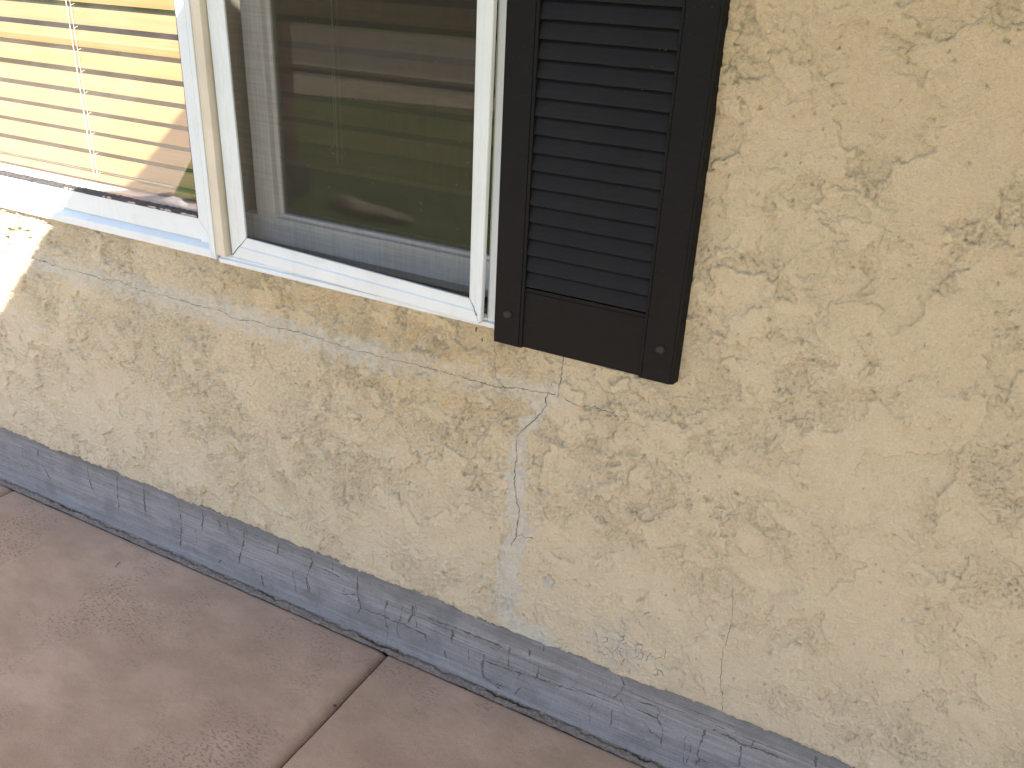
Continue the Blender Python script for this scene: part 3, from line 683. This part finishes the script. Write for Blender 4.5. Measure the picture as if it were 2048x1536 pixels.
# ------------------------------------------------------------------ blinds
SLAT = MatB('blind_wood', .45, .4)
c = SLAT.mix(SLAT.ramp(SLAT.noise(1, 6, .6, SLAT.mapping((3, 40, 200))), [(.3, 0.0), (.7, 1.0)]), (.31, .170, .068), (.37, .215, .092))
SLAT.color(c); SLAT.b.inputs['Transmission Weight'].default_value = 0; SLAT = SLAT.m
CORD = mat_simple('cord_white', (.75, .72, .64), (.68, .65, .56), 50, .8, 0)
def blind(x0, x1, zb, pitch, y, label, first, stack=0, cordx=(), rail_tilt=0.0):
    root = tag(empty('window_blind', ((x0+x1)/2, y, zb)), label, 'blind', 'horizontal blinds behind the windows')
    inv = Matrix.Translation(-Vector(root.location))
    def put(o): o.parent = root; o.matrix_parent_inverse = inv; return o
    bm = bmesh.new(); th = math.radians(84); wd = .0385; z = first; rr = random.Random(int(-x0*100))
    def slat(zc, tilt, yy):
        nseg = 6; n = 14; j1, j2 = rr.gauss(0, .0007), rr.gauss(0, .0007)
        A, Bv = [], []
        for side, xx, jj in ((A, x0, j1), (Bv, x1, j2)):
            for k in range(nseg+1):
                t = k/nseg-.5; c_ = .0010*(1-4*t*t)      # crowned
                ay = -math.cos(tilt)*t*wd*-1; az = math.sin(tilt)*t*wd
                side.append((xx, yy + ay - c_*math.sin(tilt), zc + az + c_*math.cos(tilt)*.5 + jj))
        top = [bm.verts.new(p) for p in A]; top2 = [bm.verts.new(p) for p in Bv]
        bot = [bm.verts.new((p[0], p[1]+.0026, p[2])) for p in A]; bot2 = [bm.verts.new((p[0], p[1]+.0026, p[2])) for p in Bv]
        for k in range(nseg):
            bm.faces.new((top[k], top2[k], top2[k+1], top[k+1])); bm.faces.new((bot[k], bot[k+1], bot2[k+1], bot2[k]))
        bm.faces.new((top[0], bot[0], bot2[0], top2[0])); bm.faces.new((top[-1], top2[-1], bot2[-1], bot[-1]))
        bm.faces.new(top+list(reversed(bot))); bm.faces.new(list(reversed(top2))+bot2)
    while z < 2.18:
        slat(z, th, y); z += pitch
    for k in range(stack): slat(zb+.024+.0075*k, math.radians(38), y+.002)
    put(obj('slats', bm, SLAT))
    put(obj('bottom_rail', bx(x0, x1, y-.011, y+.010, zb, zb+.016), SLAT, None, .003))
    for cxx, zc0 in cordx:
        bm = bmesh.new(); yy = y-.0125
        tube(bm, [(cxx, yy, zc0), (cxx+.001, yy-.001, (zc0+2.18)/2), (cxx, yy, 2.18)], .0009, 6)
        tube(bm, [(cxx+.011, yy+.002, zc0+.002), (cxx+.012, yy+.002, 2.18)], .0005, 5)
        zz = zc0+.01
        while zz < 2.15:
            tube(bm, [(cxx+.011, yy+.001, zz), (cxx+.013, yy+.012, zz+.004)], .0005, 4); zz += pitch
        put(obj('ladder_cord', bm, CORD))
    return root, put
b1_, put1 = blind(-2.99, -1.512, 1.0745, .0513, Y+.110, 'tan blind fully lowered behind the fixed left pane, sunlit', 1.0905+.0290, 0, ((-2.040, 1.082), (-2.86, 1.082)))
b2_, put2 = blind(-1.468, -.80, 1.205, .0525, Y+.115, 'shaded blind hanging half open behind the insect screen', 1.2790, 3, ((-1.234, 1.225),))
# frayed pull cord curling at its end
bm = bmesh.new(); tube(bm, [(-1.236, Y+.0985, 1.50), (-1.2355, Y+.098, 1.30), (-1.2365, Y+.098, 1.272), (-1.245, Y+.098, 1.262), (-1.250, Y+.098, 1.256), (-1.246, Y+.098, 1.250), (-1.238, Y+.098, 1.248), (-1.228, Y+.098, 1.252)], .0007, 6)
put2(obj('pull_cord', bm, CORD))

# ------------------------------------------------------------------ unseen roof slab added over the wall to cast its shade
RZ = 2.59; PAINT = mat_simple('shade_slab_paint', (.55, .50, .42), (.50, .45, .37), 4, .8, 0)
RT = RZ+.10
ex = lambda y: (RT-CAMZ) - 1.436 - .74*(WY-y)        # slanting end of the roof, found from the shadow line
roof = empty('shade_roof'); hp(roof)
bm = bmesh.new(); yo = -1.15
foot = [(ex(WY+.12), WY+.12), (ex(yo), yo), (5.0, yo), (5.0, WY+.12)]
a = [bm.verts.new((x, y, RZ)) for x, y in foot]; b = [bm.verts.new((x, y, RT)) for x, y in foot]
for i in range(4): bm.faces.new((a[i], a[(i+1) % 4], b[(i+1) % 4], b[i]))
bm.faces.new(list(reversed(a))); bm.faces.new(b); bmesh.ops.recalc_face_normals(bm, faces=bm.faces)
obj('shade_slab', bm, PAINT, roof)
bm = bmesh.new(); box(bm, ex(yo)-.02, 5.0, yo-.03, yo-.001, RZ-.05, RT-.001); obj('shade_board', bm, mat_simple('shade_board_paint', (.7, .68, .62), (.6, .58, .52), 5, .6, 0), roof)

# ------------------------------------------------------------------ patio slabs
PY = WY-.012                                             # slab edge beside the foundation
JX = [-5.54, -4.04, -2.538, -1.0395, .46, 1.96, 3.46]
pxs = axis_pts([(-7, -2.62, .03), (-2.62, -2.56, .005), (-2.56, -2.515, .0015), (-2.515, -1.075, .005), (-1.075, -1.03, .0013), (-1.03, .1, .005), (.1, 5, .03)])
pys = axis_pts([(-1.55, .5, .03), (.5, 1.36, .005), (1.36, PY, .0025)])
PX, PYg = np.meshgrid(pxs, pys)
hz = .0012*fbm(PX, PYg, 5, 3, 401) + .0003*fbm(PX, PYg, 70, 3, 405)
groove = np.zeros_like(PX)
for j in JX:
    jx = j + .0012*gnoise(PYg*7, PYg*0+j, 411)
    d = PX-jx
    left = np.where(d < 0, np.clip(1+d/.036, 0, 1)**1.8*.014, 0)      # worn rounded shoulder on the left slab
    cut = np.where((d > -.0055) & (d < .0010), .016, 0)
    right = np.where((d >= .0010) & (d < .004), (1-(d-.001)/.003)**2*.0022, 0)
    hz = hz - left - cut - right; groove = np.maximum(groove, np.where((d < .001), np.clip(1+d/.042, 0, 1)**1.6, 0))
ed = PY-PYg; hz = hz - .006*np.clip(1-ed/.012, 0, 1)**2
me, used = grid_mesh('patio', np.stack([PX, PYg, hz], -1))
set_attr(me, 'marks', np.stack([groove, np.clip(1-ed/.02, 0, 1), groove*0, groove*0+1], -1).reshape(-1, 4))
M = MatB('coloured_concrete', .74, .35)
at = M.attr('marks')
mot = M.noise(2.4, 6, .6); mot2 = M.noise(1, 7, .62, M.mapping((6, 12, 1), (0, 0, .6)))
c = M.mix(M.ramp(mot, [(.40, 0.0), (.60, 1.0)]), (.355, .248, .176), (.445, .320, .235))
c = M.mix(M.math('MULTIPLY', M.ramp(mot2, [(.44, 0.0), (.60, 1.0)]), .45), c, (.275, .188, .126))
zone = M.ramp(M.noise(3.6, 4), [(.48, 0.0), (.60, 1.0)])
spk = M.ramp(M.noise(1, 3, .5, M.mapping((85, 170, 1), (0, 0, .5))), [(.53, 0.0), (.60, 1.0)])
c = M.mix(M.math('MULTIPLY', M.math('MULTIPLY', spk, zone), .6), c, (.11, .08, .068))
spk2 = M.ramp(M.noise(260, 2), [(.69, 0.0), (.74, 1.0)])
c = M.mix(M.math('MULTIPLY', spk2, .5), c, (.12, .085, .07))
c = M.mix(M.math('MULTIPLY', M.ramp(M.noise(480, 5, .75), [(.48, 0.0), (.60, 1.0)]), .50), c, (.17, .125, .098))
c = M.mix(M.math('MULTIPLY', M.ramp(M.noise(650, 4, .7), [(.52, 0.0), (.62, 1.0)]), .40), c, (.56, .45, .37))
c = M.mix(M.math('MULTIPLY', M.ramp(M.noise(1, 5, .6, M.mapping((8, 30, 1), (0, 0, .55))), [(.55, 0.0), (.75, 1.0)]), .25), c, (.39, .30, .24))
c = M.mix(M.math('MULTIPLY', at[0], .85), c, (.10, .062, .045))
c = M.mix(M.math('MULTIPLY', at[1], .6), c, (.22, .185, .165))
M.color(c); M.rough(M.ramp(mot2, [(.3, .62), (.7, .82)]))
M.bump(M.math('ADD', M.noise(420, 4, .6), M.math('MULTIPLY', M.noise(60, 4), .8)), .0016, .8)
patio = tag(link('patio', me, None, M.m), 'pinkish brown concrete patio slabs with dark tooled joints', 'patio', kind='structure')
obj('slab_bed', bx(-7, 5, -1.55, PY-.001, -.10, -.02), mat_simple('soil_dark', (.05, .04, .03), (.03, .025, .02), 20, .9, 0), patio)

# mortar filler between slab and foundation
bxs = axis_pts([(-7, -3, .05), (-3, .1, .003), (.1, 5, .05)]); t = np.linspace(0, 1, 12)
BX, BT = np.meshgrid(bxs, t)
edge_w = .004*gnoise(bxs*11, bxs*0, 501)+.0022*fbm(bxs, bxs*0, 60, 3, 503)
BYv = (PY-.004) + edge_w[None]*(1-BT)*0 + (FY+.006-(PY-.004))*BT
hb = .0005 + .0035*BT + .0022*fbm(BX, BYv, 120, 4, 505) + .0016*gnoise(BX*22, BYv*30, 507)
open_ = sstep(.06, .3, gnoise(bxs*5, bxs*0, 511))[None]
gap = np.exp(-((BT-.66-.22*gnoise(BX*26, BX*0, 515)-.10*gnoise(BX*110, BX*0, 516))/.10)**2); hb = hb - gap*(.003+.006*open_)
hb = hb - .0015*np.abs(gnoise(BX*60, BT*3, 518))
me, used = grid_mesh('mortar_strip', np.stack([BX, BYv, hb], -1))
set_attr(me, 'marks', np.stack([np.clip(gap*(.45+.65*open_), 0, 1), sstep(.7, .8, BT)+BT*0, BT*0, BT*0+1], -1).reshape(-1, 4))
M = MatB('mortar', .95, .2); at = M.attr('marks')
c = M.mix(M.ramp(M.noise(120, 5), [(.38, 0.0), (.66, 1.0)]), (.17, .145, .125), (.27, .24, .21))
c = M.mix(M.math('MULTIPLY', at[1], .7), c, (.22, .22, .225)); c = M.mix(at[0], c, (.02, .016, .013))
M.color(c); M.bump(M.noise(500, 4), .001, .7)
hp(link('mortar_strip', me, None, M.m))

# small litter on the slabs -------------------------------------------------------
def px_floor(px, py, z=0.0):
    d = CR*((px-1024)/FPX) - CU*((py-768)/FPX) + CF; t_ = (z-CAMZ)/d.z; return d.x*t_, d.y*t_
TWIG = mat_simple('twig_brown', (.05, .025, .015), (.08, .04, .025), 200, .8, 0)
a, b = px_floor(230, 1134, .003), px_floor(240, 1124, .003)
bm = bmesh.new(); tube(bm, [(*a, .0025), ((a[0]+b[0])/2, (a[1]+b[1])/2, .0042), (*b, .003)], [.0008, .0012, .0006], 6)
tag(obj('twig', bm, TWIG, smooth=True), 'tiny dark twig lying alone on the middle slab', 'twig')
for i, (px, py, r, lab) in enumerate(((670, 1412, .0034, 'dark brown crumb on the shoulder of the right slab joint'), (793, 1303, .004, 'dark crumb wedged where the slab joint meets the concrete base'),
        (1078, 1412, .0035, 'dark crumb resting on the mortar strip right of the joint'), (622, 1220, .003, 'dark crumb on the mortar strip left of the joint'))):
    x, y = px_floor(px, py, .002)
    bm = bmesh.new(); bmesh.ops.create_icosphere(bm, subdivisions=3, radius=r)
    for v in bm.verts: v.co = v.co*(1+.45*float(gnoise(v.co.x/r*1.3+i*5, v.co.y/r*1.3+v.co.z/r, 4))) * Vector((1.3, .9, .7))
    o = obj('crumb', bm, TWIG, smooth=True); o.location = (x, y, .0035); tag(o, lab, 'crumb', 'crumbs of dirt on the slabs')

# loose grit along the foot of the wall and in the slab joint
bm = bmesh.new(); rnd = random.Random(21)
for k in range(420):
    if rnd.random() < .72: x = rnd.uniform(-2.7, 0); y = PY + rnd.gauss(.004, .009); zz = .0015
    else: y = rnd.uniform(.75, PY); x = -1.0405 + rnd.choice([-1, -1, 1])*abs(rnd.gauss(.002, .007)); zz = -.003
    rr_ = rnd.uniform(.0006, .0019); r0 = bmesh.ops.create_icosphere(bm, subdivisions=1, radius=rr_)
    for v in r0['verts']: v.co = v.co*rnd.uniform(.6, 1.25) + Vector((x, y, zz+rr_*.4))
tag(obj('grit', bm, mat_simple('grit', (.10, .08, .06), (.34, .30, .25), 150, .95, 0)), 'loose grit scattered along the foot of the wall and slab joint', 'grit', kind='stuff')

# ------------------------------------------------------------------ garden seen only as reflections in the glass
M = MatB('grass_ground', .95, .1)
c = M.mix(M.ramp(M.noise(1.2, 6), [(.35, 0.0), (.65, 1.0)]), (.07, .14, .028), (.115, .19, .055))
c = M.mix(M.math('MULTIPLY', M.ramp(M.noise(60, 5), [(.35, 0.0), (.7, 1.0)]), .6), c, (.03, .05, .012))
c = M.mix(M.math('MULTIPLY', M.ramp(M.noise(.55, 6, .6), [(.54, 0.0), (.62, 1.0)]), .45), c, (.22, .18, .09))
c = M.mix(M.math('MULTIPLY', M.ramp(M.noise(7, 6, .7), [(.48, 0.0), (.62, 1.0)]), .6), c, (.16, .19, .07))
M.color(c); M.bump(M.noise(90, 5), .03, 1)
bm = bmesh.new()
for (x0, x1, y0, y1) in ((-400, 400, -400, -1.55), (-400, -7, -1.55, 400), (5, 400, -1.55, 400), (-7, 5, 1.6, 400)):
    quad((x0,y0,-.03),(x1,y0,-.03),(x1,y1,-.03),(x0,y1,-.03))
tag(obj('ground', bm, M.m), 'green lawn beyond the patio', 'lawn', kind='structure')
def sheet(name, poly, z, mat, label):
    bm = bmesh.new(); bm.faces.new([bm.verts.new((x, y, z)) for x, y in poly]); bm.normal_update()
    if bm.faces[:][0].normal.z < 0: bmesh.ops.reverse_faces(bm, faces=bm.faces[:])
    return tag(obj(name, bm, mat), label, name, kind='structure')
sheet('path', [(-5.1,-1.55),(-6.0,-2.6),(-7.6,-4.6),(-9.6,-6.6),(-30,-6.6),(-30,-1.55)], -.018, mat_simple('path_concrete', (.40,.33,.25), (.34,.275,.21), 3, .85, 0), 'tan concrete path leaving the patio')
sheet('pavement', [(-60,-8.2),(60,-8.2),(60,-7.4),(-3,-7.3),(-7.2,-6.5),(-9.5,-5.8),(-60,-5.0)], -.014, mat_simple('pavement_concrete', (.34,.27,.20), (.20,.17,.11), .8, .85, 0), 'tan pavement beyond the lawn')
o = obj('kerb', bx(-60, 60, -8.5, -8.202, -.03, .09), mat_simple('kerb_concrete', (.30,.27,.23), (.24,.21,.18), 5, .85, 0)); tag(o, 'pale kerb along the road', 'kerb', kind='structure')
sheet('road', [(-60,-16),(60,-16),(60,-8.51),(-60,-8.51)], -.022, mat_simple('asphalt', (.13,.11,.10), (.17,.145,.13), 3, .9, 0), 'grey road beyond the pavement')
# low dark timber post in the lawn
gp = tag(empty('garden_post', (-4.62, -2.05, 0)), 'dark red timber post standing at the lawn edge', 'post')
o = obj('post', bx(-.11, .11, -.11, .11, -.03, 1.25), mat_simple('red_timber', (.085,.03,.025), (.06,.022,.02), 8, .8, 0), gp, .01)
o = obj('post_cap', bx(-.14, .14, -.14, .14, 1.25, 1.30), mat_simple('dark_timber', (.05,.025,.02), (.04,.02,.015), 8, .8, 0), gp, .01)
o = obj('post_base', bx(-.16, .16, -.16, .16, -.03, .22), mat_simple('dark_timber2', (.05,.04,.045), (.04,.03,.03), 8, .8, 0), gp, .01)
# stone
def stone(x, y, lumps, label, mat):
    bm = bmesh.new()
    for (ox, oy, sx, sy, sz) in lumps:
        r0 = bmesh.ops.create_icosphere(bm, subdivisions=4, radius=1)
        for v in r0['verts']:
            d = 1+.30*float(gnoise(v.co.x*1.7+x+ox*9, v.co.y*1.4+v.co.z, 5))+.12*float(gnoise(v.co.x*6, v.co.y*5+v.co.z*5+ox*7, 8)); v.co = Vector((ox+v.co.x*sx*d, oy+v.co.y*sy*d, max(v.co.z, -.4)*sz*d))
    o = obj('stone', bm, mat, smooth=True); o.location = (x, y, .005); tag(o, label, 'stone')
STONE = mat_simple('sandstone', (.34,.28,.20), (.22,.18,.12), 8, .9, .004)
stone(-3.75, -1.98, ((0, 0, .20, .10, .035), (-.22, -.06, .17, .07, .05), (.22, .03, .19, .06, .025)), 'long flat tan stone at the lawn edge reflected low in the sliding window', STONE)
stone(-4.98, -1.42, ((0, 0, .12, .09, .06), (.1, .03, .07, .06, .04)), 'small pale stone at the patio edge reflected in the left pane', mat_simple('pale_stone', (.6,.52,.47), (.5,.43,.38), 8, .9, .004))
# house across the road
hs = tag(empty('house', (-9, -24, 0)), 'brown house across the road with a tan front and dark garage doors', 'house')
obj('wall', bx(-16, 16, -4, 4, 0, 3.0), mat_simple('tan_render', (.30,.22,.15), (.25,.18,.12), 2, .9, 0), hs)
bm = bmesh.new(); prism_x(bm, [(-5,2.95),(5,2.95),(0,5.2)], -17, 17); obj('roof', bm, mat_simple('roof_tile', (.12,.09,.075), (.09,.07,.06), 6, .9, 0), hs)
for gx in (-6, 0, 7):
    obj('garage_door', bx(gx-1.4, gx+1.4, 4.0, 4.06, 0, 2.2), mat_simple('door_dark', (.07,.055,.05), (.05,.04,.035), 4, .6, 0), hs)
